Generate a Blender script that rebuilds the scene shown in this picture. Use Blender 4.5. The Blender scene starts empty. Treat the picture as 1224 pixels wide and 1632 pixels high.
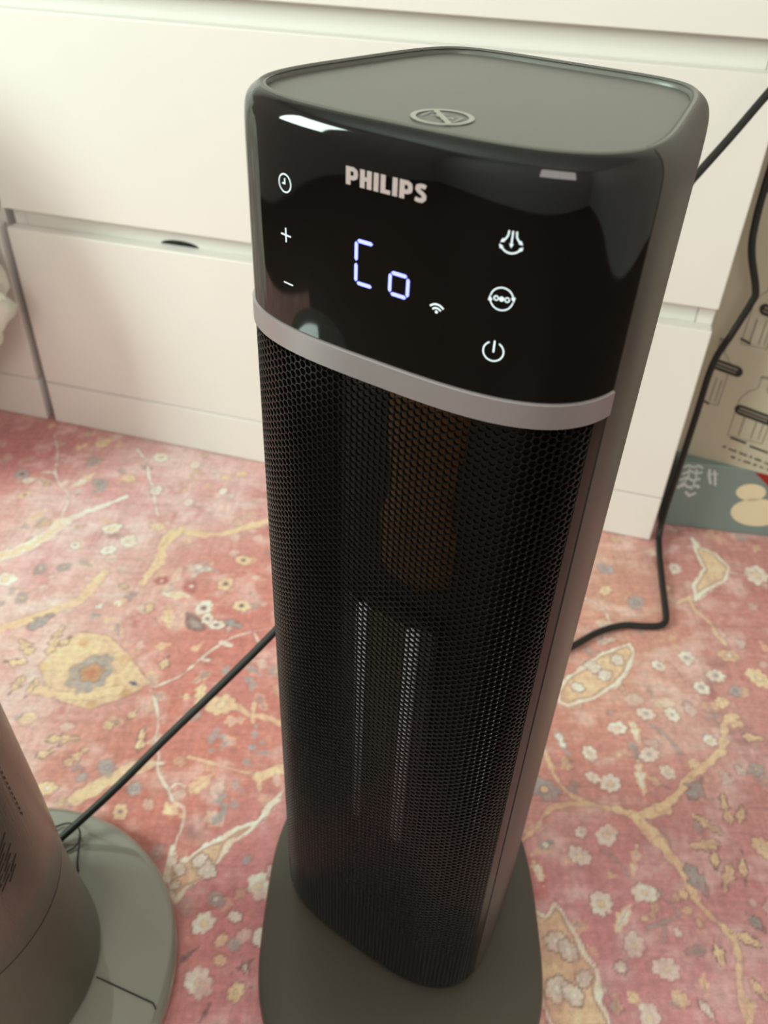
import bpy, bmesh, math, random
import numpy as np
from mathutils import Matrix, Vector

random.seed(7)
rng = np.random.default_rng(7)
scene = bpy.context.scene
COL = scene.collection

# ------------------------------------------------------------------ camera
CAM_H = 0.68
cam_data = bpy.data.cameras.new('camera')
cam = bpy.data.objects.new('camera', cam_data)
COL.objects.link(cam)
fpx, pcx, pcy = 1320.0, 612.0, 816.0
down = Vector((550 - pcx, 2480 - pcy, fpx)).normalized()      # nadir vanishing point -> world down
up_c = -down
fw = Vector((0, 0, 1)); y_c = (fw - up_c * fw.dot(up_c)).normalized()
x_c = y_c.cross(up_c)
Rw = Matrix((x_c, y_c, up_c))                                   # camera (x right, y down, z forward) -> world
m = Matrix.Identity(4)
for r in range(3):
    m[r][0] = Rw[r][0]; m[r][1] = -Rw[r][1]; m[r][2] = -Rw[r][2]
m[2][3] = CAM_H
cam.matrix_world = m
cam_data.sensor_fit = 'VERTICAL'
cam_data.sensor_height = 36.0
cam_data.lens = fpx / 1632.0 * 36.0
cam_data.clip_start = 0.01
cam_data.dof.use_dof = True
cam_data.dof.focus_distance = 0.40
cam_data.dof.aperture_fstop = 11.0
scene.camera = cam

# ------------------------------------------------------------------ colour management, world, light
scene.view_settings.view_transform = 'Standard'
scene.view_settings.look = 'None'
scene.view_settings.gamma = 1.0
scene.view_settings.use_curve_mapping = False
scene.view_settings.exposure = 0.0

world = bpy.data.worlds.new('world'); scene.world = world
world.use_nodes = True
wn = world.node_tree.nodes
wn['Background'].inputs[0].default_value = (0.80, 0.95, 0.90, 1)
wn['Background'].inputs[1].default_value = 1.0

# room frame: origin at the dresser's front right floor corner, x along its front, y into it
YAW_R = math.radians(-15.23)
RX = Vector((math.cos(YAW_R), math.sin(YAW_R), 0)); RY = Vector((-math.sin(YAW_R), math.cos(YAW_R), 0))
RO = Vector((0.343, 0.819, 0))
def room(x, y, z=0.0): return RO + RX * x + RY * y + Vector((0, 0, z))
X0, X1, Y0, Y1, ZC = -2.1, 1.35, -2.7, 0.52, 2.4

def area(name, loc, direction, sx, sy, power, color):
    d = bpy.data.lights.new(name, 'AREA'); d.shape = 'RECTANGLE'; d.size = sx; d.size_y = sy
    d.energy = power; d.color = color
    o = bpy.data.objects.new(name, d); COL.objects.link(o)
    o.location = loc
    o.rotation_euler = Vector(direction).to_track_quat('-Z', 'Y').to_euler()
    return o
# daylight entering through the two windows
WIN1 = dict(y0=-1.70, y1=-0.90, z0=0.85, z1=1.85)               # in the left wall
WIN2 = dict(x0=-0.35, x1=0.65, z0=0.95, z1=2.05)                 # in the wall behind the camera
L1, L2 = 58.0, 18.0
area('window_light_left', room(X0 + 0.03, (WIN1['y0'] + WIN1['y1']) / 2, (WIN1['z0'] + WIN1['z1']) / 2), RX, 0.74, 0.94, L1, (0.80, 1.0, 0.87))
area('window_light_rear', room((WIN2['x0'] + WIN2['x1']) / 2, Y0 + 0.03, (WIN2['z0'] + WIN2['z1']) / 2), RY, 0.94, 1.04, L2, (1.0, 0.89, 0.82))

# ------------------------------------------------------------------ materials
def lin(c):
    def f(v):
        v = v / 255.0
        return v / 12.92 if v <= 0.04045 else ((v + 0.055) / 1.055) ** 2.4
    return tuple(f(v) for v in c) + (1.0,)
MATS = {}
def mat(name, rgb, rough=0.5, metal=0.0, coat=0.0, var=0.06, scale=40.0, bump=0.0, bscale=400.0, emit=None, estr=0.0, spec=0.5, stretch=None):
    """Principled material whose colour and relief come from noise nodes."""
    if name in MATS: return MATS[name]
    M = bpy.data.materials.new(name); M.use_nodes = True
    nt = M.node_tree; N = nt.nodes; Lk = nt.links; b = N['Principled BSDF']
    c = lin(rgb)
    tc = N.new('ShaderNodeTexCoord'); mp = N.new('ShaderNodeMapping'); Lk.new(tc.outputs['Object'], mp.inputs[0])
    if stretch: mp.inputs['Scale'].default_value = stretch
    no = N.new('ShaderNodeTexNoise'); no.inputs['Scale'].default_value = scale; no.inputs['Detail'].default_value = 4
    Lk.new(mp.outputs[0], no.inputs['Vector'])
    rp = N.new('ShaderNodeValToRGB')
    rp.color_ramp.elements[0].color = tuple(v * (1 - var) for v in c[:3]) + (1,)
    rp.color_ramp.elements[1].color = tuple(min(1, v * (1 + var)) for v in c[:3]) + (1,)
    Lk.new(no.outputs['Fac'], rp.inputs[0]); Lk.new(rp.outputs[0], b.inputs['Base Color'])
    b.inputs['Roughness'].default_value = rough; b.inputs['Metallic'].default_value = metal
    b.inputs['Coat Weight'].default_value = coat; b.inputs['Coat Roughness'].default_value = 0.03
    b.inputs['Specular IOR Level'].default_value = spec
    if bump:
        n2 = N.new('ShaderNodeTexNoise'); n2.inputs['Scale'].default_value = bscale; n2.inputs['Detail'].default_value = 2
        Lk.new(mp.outputs[0], n2.inputs['Vector'])
        bp = N.new('ShaderNodeBump'); bp.inputs['Strength'].default_value = bump; bp.inputs['Distance'].default_value = 0.001
        Lk.new(n2.outputs['Fac'], bp.inputs['Height']); Lk.new(bp.outputs[0], b.inputs['Normal'])
    if emit:
        b.inputs['Emission Color'].default_value = lin(emit); b.inputs['Emission Strength'].default_value = estr
    MATS[name] = M
    return M

# ------------------------------------------------------------------ mesh helpers
def mesh(name, verts, faces, material, parent=None, smooth=False, auto=None):
    me = bpy.data.meshes.new(name)
    me.from_pydata([tuple(v) for v in verts], [], faces)
    me.validate(); me.update()
    if material: me.materials.append(material)
    if smooth:
        me.polygons.foreach_set('use_smooth', [True] * len(me.polygons))
        if auto is not None: me.set_sharp_from_angle(angle=math.radians(auto))
    o = bpy.data.objects.new(name, me); COL.objects.link(o)
    if parent: o.parent = parent
    return o
def empty(name, loc=(0, 0, 0), rz=0.0):
    o = bpy.data.objects.new(name, None); COL.objects.link(o)
    o.location = loc; o.rotation_euler = (0, 0, rz); o.empty_display_size = 0.05
    return o
def tag(o, label, category, group=None):
    o['label'] = label; o['category'] = category
    if group: o['group'] = group
    return o
def struct(o, label=None):
    o['kind'] = 'structure'
    if label: o['label'] = label
    return o
def fix_normals(o):
    bm = bmesh.new(); bm.from_mesh(o.data); bmesh.ops.recalc_face_normals(bm, faces=bm.faces); bm.to_mesh(o.data); bm.free()
def box(name, lo, hi, material, parent=None, bevel=0.0, seg=2, fn=None):
    """Bevelled box between two corners; fn maps its points if given."""
    bm = bmesh.new(); bmesh.ops.create_cube(bm, size=1.0)
    lo, hi = Vector(lo), Vector(hi)
    for v in bm.verts:
        v.co = Vector([lo[i] + (v.co[i] + 0.5) * (hi[i] - lo[i]) for i in range(3)])
    if bevel: bmesh.ops.bevel(bm, geom=bm.edges[:], offset=bevel, segments=seg, profile=0.5, affect='EDGES')
    if fn:
        for v in bm.verts: v.co = fn(v.co)
    me = bpy.data.meshes.new(name); bm.to_mesh(me); bm.free(); me.materials.append(material)
    if bevel:                                    # only the rounded edges shade smooth, the broad faces stay flat
        big = 0.02 * max(p.area for p in me.polygons)
        me.polygons.foreach_set('use_smooth', [p.area < big for p in me.polygons])
    o = bpy.data.objects.new(name, me); COL.objects.link(o)
    if parent: o.parent = parent
    return o
def loft(name, rings, material, parent=None, closed=True, cap0=True, cap1=True, smooth=True, auto=40):
    n = len(rings[0]); verts = [p for r in rings for p in r]; faces = []
    for i in range(len(rings) - 1):
        for j in range(n if closed else n - 1):
            a, b = i * n + j, i * n + (j + 1) % n
            faces.append((a, b, b + n, a + n))
    if cap0: faces.append(tuple(reversed(range(n))))
    if cap1: faces.append(tuple(range((len(rings) - 1) * n, len(rings) * n)))
    return mesh(name, verts, faces, material, parent, smooth, auto)
def catmull(pts, sub=8):
    P = [Vector(p) for p in pts]; out = []
    for i in range(len(P) - 1):
        p0 = P[max(i - 1, 0)]; p1 = P[i]; p2 = P[i + 1]; p3 = P[min(i + 2, len(P) - 1)]
        for k in range(sub):
            t = k / sub
            out.append(0.5 * ((2 * p1) + (p2 - p0) * t + (2 * p0 - 5 * p1 + 4 * p2 - p3) * t * t + (3 * p1 - p0 - 3 * p2 + p3) * t ** 3))
    out.append(P[-1]); return out
def tube(name, pts, radius, material, parent=None, sub=8, sides=12, closed=False):
    C = catmull(pts, sub); rings = []; up = Vector((0.13, 0.2, 1)).normalized()
    for i, p in enumerate(C):
        t = (C[min(i + 1, len(C) - 1)] - C[max(i - 1, 0)]).normalized()
        a = t.cross(up); a.normalize(); b = a.cross(t)
        rings.append([p + (a * math.cos(k * 2 * math.pi / sides) + b * math.sin(k * 2 * math.pi / sides)) * radius for k in range(sides)])
    o = loft(name, rings, material, parent, True, True, True, True, 60); fix_normals(o); return o
def stroke_geo(strokes):
    """strokes: list of (points2d, width, closed) -> 2-d verts, quads, mitred at the corners."""
    V, F = [], []
    for pts, w, closed in strokes:
        n = len(pts); P = [Vector(p).to_2d() for p in pts]; base = len(V)
        for i in range(n):
            pr = P[i - 1] if (closed or i > 0) else None
            nx = P[(i + 1) % n] if (closed or i < n - 1) else None
            if pr is None: d = (nx - P[i]).normalized(); nrm = Vector((-d.y, d.x)); k = 1
            elif nx is None: d = (P[i] - pr).normalized(); nrm = Vector((-d.y, d.x)); k = 1
            else:
                d1 = (P[i] - pr).normalized(); d2 = (nx - P[i]).normalized()
                nrm = Vector((-d1.y - d2.y, d1.x + d2.x))
                if nrm.length < 1e-6: nrm = Vector((-d1.y, d1.x))
                nrm.normalize(); k = 1 / max(0.5, nrm.dot(Vector((-d1.y, d1.x))))
            V.append(P[i] + nrm * (w / 2 * k)); V.append(P[i] - nrm * (w / 2 * k))
        for i in range(n if closed else n - 1):
            a = base + 2 * i; b = base + 2 * ((i + 1) % n)
            F.append((a, a + 1, b + 1, b))
    return V, F
def arc(cx, cy, rx, a0, a1, n=24, ry=None):
    ry = rx if ry is None else ry
    return [(cx + rx * math.cos(math.radians(a0 + (a1 - a0) * i / n)), cy + ry * math.sin(math.radians(a0 + (a1 - a0) * i / n))) for i in range(n + 1)]
def circ(cx, cy, r, n=28, ry=None): return arc(cx, cy, r, 0, 360, n, ry)[:-1]
def disc_geo(V, F, pts):
    b = len(V); V.extend(Vector(p) for p in pts); F.append(tuple(range(b, b + len(pts))))
def print_on(name, V, F, mapper, material, parent):
    """Flat print: 2-d shapes mapped on a surface just above it."""
    o = mesh(name, [mapper(v[0], v[1]) for v in V], F, material, parent)
    return o

# ------------------------------------------------------------------ room shell
m_wall = mat('painted_wall', (216, 208, 204), 0.8, bump=0.2, bscale=120)
m_ceil = mat('ceiling_paint', (228, 224, 222), 0.9, bump=0.1, bscale=100)
m_floor = mat('floor_wood', (78, 52, 34), 0.45, scale=6, var=0.25, stretch=(1, 12, 1))
def rbox(name, lo, hi, material, parent=None, bevel=0.0, seg=2):
    return box(name, lo, hi, material, parent, bevel, seg, fn=lambda c: room(c.x, c.y, c.z))
struct(rbox('floor', (X0 - 0.1, Y0 - 0.1, -0.10), (X1 + 0.1, Y1 + 0.1, -0.008), m_floor))
struct(rbox('ceiling', (X0 - 0.1, Y0 - 0.1, ZC), (X1 + 0.1, Y1 + 0.1, ZC + 0.1), m_ceil))
struct(rbox('wall_back', (X0, Y1, -0.008), (X1, Y1 + 0.1, ZC), m_wall))
struct(rbox('wall_right', (X1, Y0, -0.008), (X1 + 0.1, Y1 + 0.1, ZC), m_wall))
def wall_with_opening(name, axis, a0, a1, w0, w1, z0, z1, c0, c1):
    V, F = [], []
    def add(p0, p1, q0, q1):
        b = len(V)
        for a in (p0, p1):
            for c in (c0, c1):
                for z in (q0, q1):
                    V.append(room(a, c, z) if axis == 'x' else room(c, a, z))
        F.extend([tuple(b + k for k in f) for f in ((0, 1, 3, 2), (4, 6, 7, 5), (0, 4, 5, 1), (2, 3, 7, 6), (0, 2, 6, 4), (1, 5, 7, 3))])
    add(a0, w0, -0.008, ZC); add(w1, a1, -0.008, ZC); add(w0, w1, -0.008, z0); add(w0, w1, z1, ZC)
    o = mesh(name, V, F, m_wall); fix_normals(o); return struct(o)
wall_with_opening('wall_left', 'y', Y0, Y1, WIN1['y0'], WIN1['y1'], WIN1['z0'], WIN1['z1'], X0 - 0.1, X0)
wall_with_opening('wall_front', 'x', X0, X1, WIN2['x0'], WIN2['x1'], WIN2['z0'], WIN2['z1'], Y0 - 0.1, Y0)
m_frame = mat('window_paint', (225, 222, 214), 0.4)
m_pane = bpy.data.materials.new('window_glass'); m_pane.use_nodes = True
_nt = m_pane.node_tree; _nt.nodes.remove(_nt.nodes['Principled BSDF'])
_tr = _nt.nodes.new('ShaderNodeBsdfTransparent'); _gl = _nt.nodes.new('ShaderNodeBsdfGlossy'); _mx = _nt.nodes.new('ShaderNodeMixShader')
_gl.inputs['Roughness'].default_value = 0.02; _mx.inputs[0].default_value = 0.08
_nt.links.new(_tr.outputs[0], _mx.inputs[1]); _nt.links.new(_gl.outputs[0], _mx.inputs[2])
_nt.links.new(_mx.outputs[0], _nt.nodes['Material Output'].inputs[0])
def window(name, axis, a0, a1, z0, z1, c):
    root = struct(empty(name, (0, 0, 0)))
    def bx(nm, p0, p1, q0, q1, d0, d1, M):
        lo, hi = ((p0, c + d0, q0), (p1, c + d1, q1)) if axis == 'x' else ((c + d0, p0, q0), (c + d1, p1, q1))
        return rbox(nm, lo, hi, M, root)
    t = 0.04
    bx('frame_bar', a0, a0 + t, z0, z1, -0.07, -0.02, m_frame); bx('frame_bar', a1 - t, a1, z0, z1, -0.07, -0.02, m_frame)
    bx('frame_bar', a0 + t, a1 - t, z0, z0 + t, -0.07, -0.02, m_frame); bx('frame_bar', a0 + t, a1 - t, z1 - t, z1, -0.07, -0.02, m_frame)
    mid = (a0 + a1) / 2
    bx('frame_bar', mid - 0.02, mid + 0.02, z0 + t, z1 - t, -0.07, -0.02, m_frame)
    bx('pane', a0 + t, mid - 0.02, z0 + t, z1 - t, -0.05, -0.045, m_pane); bx('pane', mid + 0.02, a1 - t, z0 + t, z1 - t, -0.05, -0.045, m_pane)
window('window_1', 'y', WIN1['y0'], WIN1['y1'], WIN1['z0'], WIN1['z1'], X0)
window('window_2', 'x', WIN2['x0'], WIN2['x1'], WIN2['z0'], WIN2['z1'], Y0)

# ------------------------------------------------------------------ rug
# woven motifs in millimetres on the floor: colour key, width, points
VINES=[('O',12.0,[(-146,831),(-179,816),(-206,802),(-236,800),(-259,805),(-274,786),(-272,756),(-275,730),(-282,707)]),
('O',14.0,[(-332,722),(-345,679),(-364,661),(-392,640),(-418,625),(-438,608)]),
('O',10.9,[(-259,805),(-271,774),(-267,745)]),
('C',20.2,[(-485,721),(-463,742),(-436,767),(-422,789),(-408,813)]),
('C',11.6,[(-408,813),(-391,832),(-359,859),(-346,872)]),
('C',4.2,[(-490,1016),(-471,976),(-462,945),(-456,920),(-440,892),(-423,873),(-418,854),(-416,825)]),
('C',5.2,[(-471,919),(-456,920)]),
('C',4.3,[(-359,982),(-338,953),(-325,916),(-315,895),(-306,868),(-293,832)]),
('C',3.8,[(-116,643),(-136,638),(-159,628),(-171,618),(-185,602),(-196,586),(-206,571),(-217,562),(-229,554),(-235,552),(-228,539),(-221,525),(-215,504),(-214,489),(-207,472),(-204,456),(-196,443),(-188,433),(-182,423),(-171,416),(-169,399),(-171,385),(-173,372)]),
('C',2.9,[(-188,434),(-183,442),(-174,439)]),
('C',5.3,[(-218,463),(-209,462),(-201,463)]),
('C',4.0,[(-188,598),(-189,593),(-181,592)]),
('C',4.8,[(-139,634),(-133,623)]),
('C',7.5,[(-173,619),(-162,614)]),
('O',4.2,[(-178,471),(-159,466),(-137,460),(-116,455),(-101,454)]),
('O',11.9,[(-109,451),(-93,459),(-75,462)]),
('O',7.0,[(-109,454),(-106,440)]),
('O',8.2,[(-143,533),(-129,524),(-113,521),(-93,514),(-73,494)]),
('O',5.6,[(-125,537),(-123,514)]),
('O',15.2,[(-271,422),(-257,434),(-238,448),(-215,463)]),
('O',12.8,[(-348,545),(-314,538),(-283,542),(-266,549)]),
('K',2.0,[(-253,650),(-238,629),(-223,619),(-215,601),(-207,583),(-204,562),(-199,542)]),
('K',1.8,[(-291,486),(-272,485),(-251,497),(-250,516),(-263,527)]),
('C',4.4,[(239,710),(249,704),(259,694),(263,677),(264,662)]),
('O',5.8,[(368,719),(367,703),(370,693),(379,678),(382,660),(387,644)]),
('O',5.2,[(350,707),(367,717)]),
('C',3.9,[(430,764),(448,760)]),
('O',5.8,[(163,504),(167,486),(172,464),(181,449),(192,440),(203,436),(219,432),(233,429)]),
('O',5.8,[(127,394),(144,406),(155,422),(167,432),(188,436),(203,436)]),
('O',12.6,[(225,431),(244,427),(269,436)]),
('O',8.7,[(263,434),(284,450),(307,473),(329,491),(343,505),(352,528),(359,542),(368,544)]),
('O',14.7,[(241,424),(249,411),(257,399)]),
('O',9.7,[(255,402),(267,382),(271,367),(276,350)]),
('O',6.1,[(274,351),(282,338),(290,328),(297,316),(294,297),(289,274),(290,252)]),
('O',5.7,[(290,278),(294,265),(288,252)]),
('G',3.6,[(245,358),(252,345),(257,338),(247,332),(227,324)]),
('G',3.0,[(243,330),(239,312)]),
('G',3.3,[(203,391),(215,382),(221,369)]),
('G',5.0,[(279,528),(291,514),(299,496)]),
('K',2.0,[(314,613),(321,607),(328,583)]),
('K',1.6,[(332,414),(319,401),(320,385),(309,375)])]
FIELDS=[('O','C',[(-82,443),(-95,425),(-104,408),(-119,401),(-144,385),(-158,372),(-166,366),(-173,382),(-176,372),(-173,351),(-167,337),(-160,326),(-152,343),(-138,353),(-129,369),(-121,385),(-107,396),(-95,412),(-86,428)]),
('O','O',[(-359,576),(-348,603),(-329,627),(-300,624),(-269,598),(-236,558),(-248,544),(-262,535),(-290,522),(-321,530),(-344,551)]),
('O','C',[(186,568),(199,586),(218,602),(246,625),(281,642),(282,625),(272,602),(254,578),(228,560),(196,546),(186,552)]),
('O','C',[(399,837),(407,810),(422,801),(433,772),(420,749),(393,729),(369,708),(375,741),(397,770),(397,794)]),
('O','C',[(134,341),(145,333),(155,344),(159,337),(171,316),(175,304),(181,290),(181,270),(186,248),(150,243),(139,247),(133,264),(130,291),(129,320)]),
('G','K',[(-220,662),(-210,659),(-197,648),(-194,634),(-211,635),(-218,645)])]
FLOWERS=[('C','O',14.8,(-443,705)),
('G','O',9.0,(-408,725)),
('G','O',8.3,(-381,729)),
('G','O',8.7,(-412,675)),
('C','O',12.0,(-345,804)),
('C','O',11.8,(-317,781)),
('C','O',10.0,(-338,763)),
('C','G',7.8,(-381,770)),
('C','O',8.5,(-485,899)),
('G','D',12.1,(-499,913)),
('O','D',9.2,(-479,867)),
('G','G',11.9,(-387,898)),
('G','G',11.5,(-410,948)),
('C','O',12.5,(-321,965)),
('O','O',12.8,(-411,996)),
('O','O',10.3,(-352,912)),
('G','R',25.0,(-300,569)),
('O','K',10.0,(-170,754)),
('O','K',11.1,(-184,711)),
('O','D',10.1,(-160,675)),
('C','K',11.5,(-202,670)),
('C','K',9.8,(-183,644)),
('C','K',8.5,(-195,653)),
('O','O',15.3,(-158,534)),
('O','D',8.5,(-227,411)),
('O','C',9.2,(-300,432)),
('G','G',8.1,(-220,435)),
('O','O',9.3,(-345,508)),
('G','G',9.5,(-252,456)),
('G','C',5.3,(-272,445)),
('C','O',12.6,(-93,347)),
('C','O',10.1,(-133,315)),
('C','O',12.0,(-129,270)),
('C','O',11.1,(-82,307)),
('G','C',7.3,(-127,335)),
('G','C',4.9,(-107,370)),
('G','O',6.0,(-107,299)),
('O','O',6.0,(-117,302)),
('O','O',5.4,(-115,287)),
('O','O',7.6,(-99,265)),
('C','C',4.1,(-109,321)),
('C','O',17.0,(461,762)),
('O','C',11.1,(386,627)),
('C','G',10.3,(338,621)),
('C','G',10.1,(364,597)),
('C','G',9.3,(343,580)),
('C','G',9.6,(276,543)),
('C','G',9.0,(303,543)),
('C','O',10.1,(243,523)),
('C','O',9.2,(209,492)),
('C','G',9.8,(268,493)),
('C','O',8.4,(281,474)),
('O','O',8.5,(359,561)),
('O','O',13.5,(409,596)),
('G','G',8.0,(378,577)),
('C','G',8.2,(304,608)),
('C','O',10.7,(223,459)),
('C','O',7.2,(208,465)),
('C','O',11.2,(210,406)),
('C','O',10.4,(183,385)),
('C','O',6.2,(187,408)),
('G','O',14.1,(160,450)),
('C','O',11.0,(193,343)),
('C','O',10.6,(233,355)),
('C','O',10.1,(214,310)),
('C','O',10.9,(236,293)),
('C','O',9.9,(214,257)),
('C','O',10.6,(232,354)),
('O','O',4.8,(265,354)),
('O','O',4.7,(264,340)),
('O','O',4.1,(272,330)),
('O','O',3.6,(227,332)),
('C','R',4.1,(252,322)),
('C','C',4.0,(200,293)),
('O','O',11.1,(348,399)),
('G','O',8.5,(368,481)),
('C','O',7.5,(333,512)),
('O','O',6.1,(309,485)),
('O','O',7.2,(241,272)),
('O','O',9.0,(268,724)),
('G','G',10.8,(275,763)),
('G','G',11.8,(301,705)),
('O','O',6.8,(342,733)),
('C','G',10.1,(362,768)),
('O','C',9.6,(-289,812)),
('C','O',7.5,(-260,864)),
('O','O',7.8,(-220,923)),
('C','O',7.6,(-219,891)),
('O','O',8.7,(-200,932)),
('C','C',7.6,(-308,888)),
('R','C',8.9,(-260,712)),
('R','C',9.6,(-223,704)),
('O','K',3.8,(296,269)),
('C','O',8.8,(-269,950)),
('C','C',6.6,(151,311)),
('C','C',6.0,(160,304)),
('C','C',7.7,(148,275)),
('C','C',6.3,(159,271)),
('C','C',4.9,(169,283)),
('C','C',6.4,(-139,360)),
('C','C',4.8,(-147,368)),
('C','C',4.3,(-163,359)),
('C','C',3.7,(-164,346)),
('C','C',6.8,(232,603)),
('C','C',6.0,(243,592)),
('C','C',5.3,(210,574)),
('C','C',6.2,(261,615))]
LEAVES=[('G','K',11.1,(-390,627),(-367,649)),
('O','K',8.1,(-354,591),(-352,631)),
('O','K',8.1,(-371,591),(-389,610)),
('O','K',6.6,(-370,580),(-395,580)),
('O','K',7.8,(-368,563),(-375,538)),
('O','K',4.6,(-353,559),(-356,541)),
('O','K',5.4,(-345,603),(-339,620)),
('O','K',6.5,(-265,677),(-262,660)),
('O','O',10.1,(-243,671),(-234,639)),
('O','O',6.8,(-243,608),(-227,613)),
('O','O',5.4,(-205,599),(-192,618)),
('O','K',6.0,(-228,577),(-225,597)),
('O','O',7.6,(-182,527),(-181,563)),
('O','O',5.8,(-203,542),(-186,541)),
('O','K',7.3,(-321,484),(-290,487)),
('O','K',6.5,(-322,463),(-308,473)),
('O','K',7.7,(-294,454),(-278,474)),
('O','K',8.0,(-268,500),(-256,508)),
('O','K',5.6,(-246,510),(-242,526)),
('O','K',6.0,(-226,473),(-229,502)),
('O','O',10.3,(-189,421),(-171,408)),
('O','O',11.5,(-170,433),(-151,454)),
('G','G',4.9,(-159,490),(-156,505)),
('G','G',4.3,(-165,493),(-154,487)),
('G','G',4.3,(-144,491),(-150,480)),
('G','G',4.3,(-147,498),(-154,490)),
('G','G',4.2,(-162,481),(-152,477)),
('G','G',5.5,(-119,493),(-119,510)),
('G','G',4.9,(-124,488),(-113,481)),
('G','G',4.9,(-106,494),(-114,485)),
('G','G',4.8,(-100,480),(-112,478)),
('G','G',5.4,(-126,471),(-116,465)),
('G','G',5.3,(-131,449),(-126,435)),
('G','G',5.2,(-119,443),(-124,431)),
('G','G',5.2,(-146,434),(-130,428)),
('G','G',5.2,(-146,426),(-132,420)),
('G','G',5.1,(-123,416),(-130,428)),
('G','G',5.6,(-142,401),(-136,420)),
('G','G',4.5,(-137,407),(-135,423)),
('G','K',7.1,(-175,650),(-156,643)),
('G','G',6.0,(-139,587),(-124,575)),
('G','G',5.9,(-145,565),(-126,570)),
('G','G',5.2,(-132,553),(-125,569)),
('G','G',5.3,(-163,573),(-159,586)),
('B','K',2.9,(-145,284),(-139,291)),
('B','K',3.2,(-123,242),(-117,255)),
('B','B',3.9,(-258,559),(-247,555)),
('C','K',3.4,(-101,280),(-90,288)),
('C','K',2.9,(-98,288),(-93,278)),
('G','K',10.5,(293,444),(312,468)),
('G','K',9.8,(274,382),(284,354)),
('O','K',6.3,(325,420),(327,450)),
('O','K',5.1,(334,422),(341,440)),
('O','K',6.2,(315,410),(295,428)),
('O','K',6.7,(311,401),(285,399)),
('O','K',6.0,(315,385),(303,361)),
('O','K',4.4,(326,388),(321,365)),
('O','K',5.0,(303,392),(299,377)),
('C','O',5.5,(254,487),(253,452)),
('C','O',5.0,(235,398),(225,366)),
('O','O',4.3,(199,369),(212,367)),
('C','O',4.7,(218,344),(203,323)),
('O','K',4.6,(280,313),(282,299)),
('O','K',5.1,(300,321),(316,314)),
('O','O',5.9,(264,291),(262,273)),
('G','K',4.2,(316,337),(324,325)),
('C','K',3.4,(255,272),(262,260)),
('O','O',5.8,(201,275),(210,266)),
('G','G',4.3,(231,267),(244,272)),
('O','K',5.9,(300,288),(309,274)),
('C','G',5.5,(148,391),(160,398)),
('C','G',5.0,(180,520),(188,491)),
('O','K',6.3,(365,519),(386,516)),
('G','G',6.2,(249,508),(259,494)),
('O','O',5.5,(231,493),(246,490)),
('C','O',4.5,(258,539),(261,509)),
('O','O',8.9,(357,536),(372,533)),
('C','O',4.9,(141,380),(145,363)),
('O','O',8.6,(-364,907),(-341,918)),
('C','O',7.6,(-422,888),(-403,919)),
('O','O',7.2,(-458,812),(-441,833)),
('O','O',8.1,(-450,977),(-434,990)),
('G','G',7.6,(-397,876),(-372,892)),
('G','G',8.3,(-309,1011),(-295,1029)),
('C','G',6.1,(-231,741),(-199,732)),
('O','C',5.8,(-253,691),(-223,687)),
('C','G',6.0,(-230,719),(-211,737)),
('C','G',5.7,(-324,664),(-314,672)),
('C','O',6.4,(-305,668),(-294,678)),
('G','G',6.4,(-329,651),(-316,654)),
('O','O',7.0,(-312,642),(-300,648)),
('O','K',5.9,(-309,704),(-296,699))]
ZONES=[((210,110,100),99,(-182,585)),
((205,112,98),62,(-182,489)),
((200,105,92),49,(-192,414)),
((205,115,105),74,(-150,681)),
((225,190,185),99,(-370,669)),
((222,188,182),74,(-348,543)),
((218,180,180),86,(-277,905)),
((205,120,125),43,(-370,871)),
((205,120,130),31,(-417,742)),
((200,110,115),62,(-514,965)),
((222,185,185),62,(-387,816)),
((208,120,130),62,(-108,332)),
((205,125,135),62,(-111,264)),
((200,115,95),43,(-163,290)),
((205,115,100),37,(-280,470)),
((210,135,115),86,(260,662)),
((205,125,105),86,(208,521)),
((205,150,125),62,(259,734)),
((190,115,110),80,(462,828)),
((195,118,115),74,(423,680)),
((222,180,165),62,(308,541)),
((200,125,115),55,(181,463)),
((200,120,130),74,(198,365)),
((205,130,140),74,(207,303)),
((215,165,155),55,(321,475)),
((208,145,150),74,(299,326)),
((195,115,120),62,(377,499)),
((200,125,130),62,(291,409)),
((225,180,175),37,(174,417))]
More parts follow.
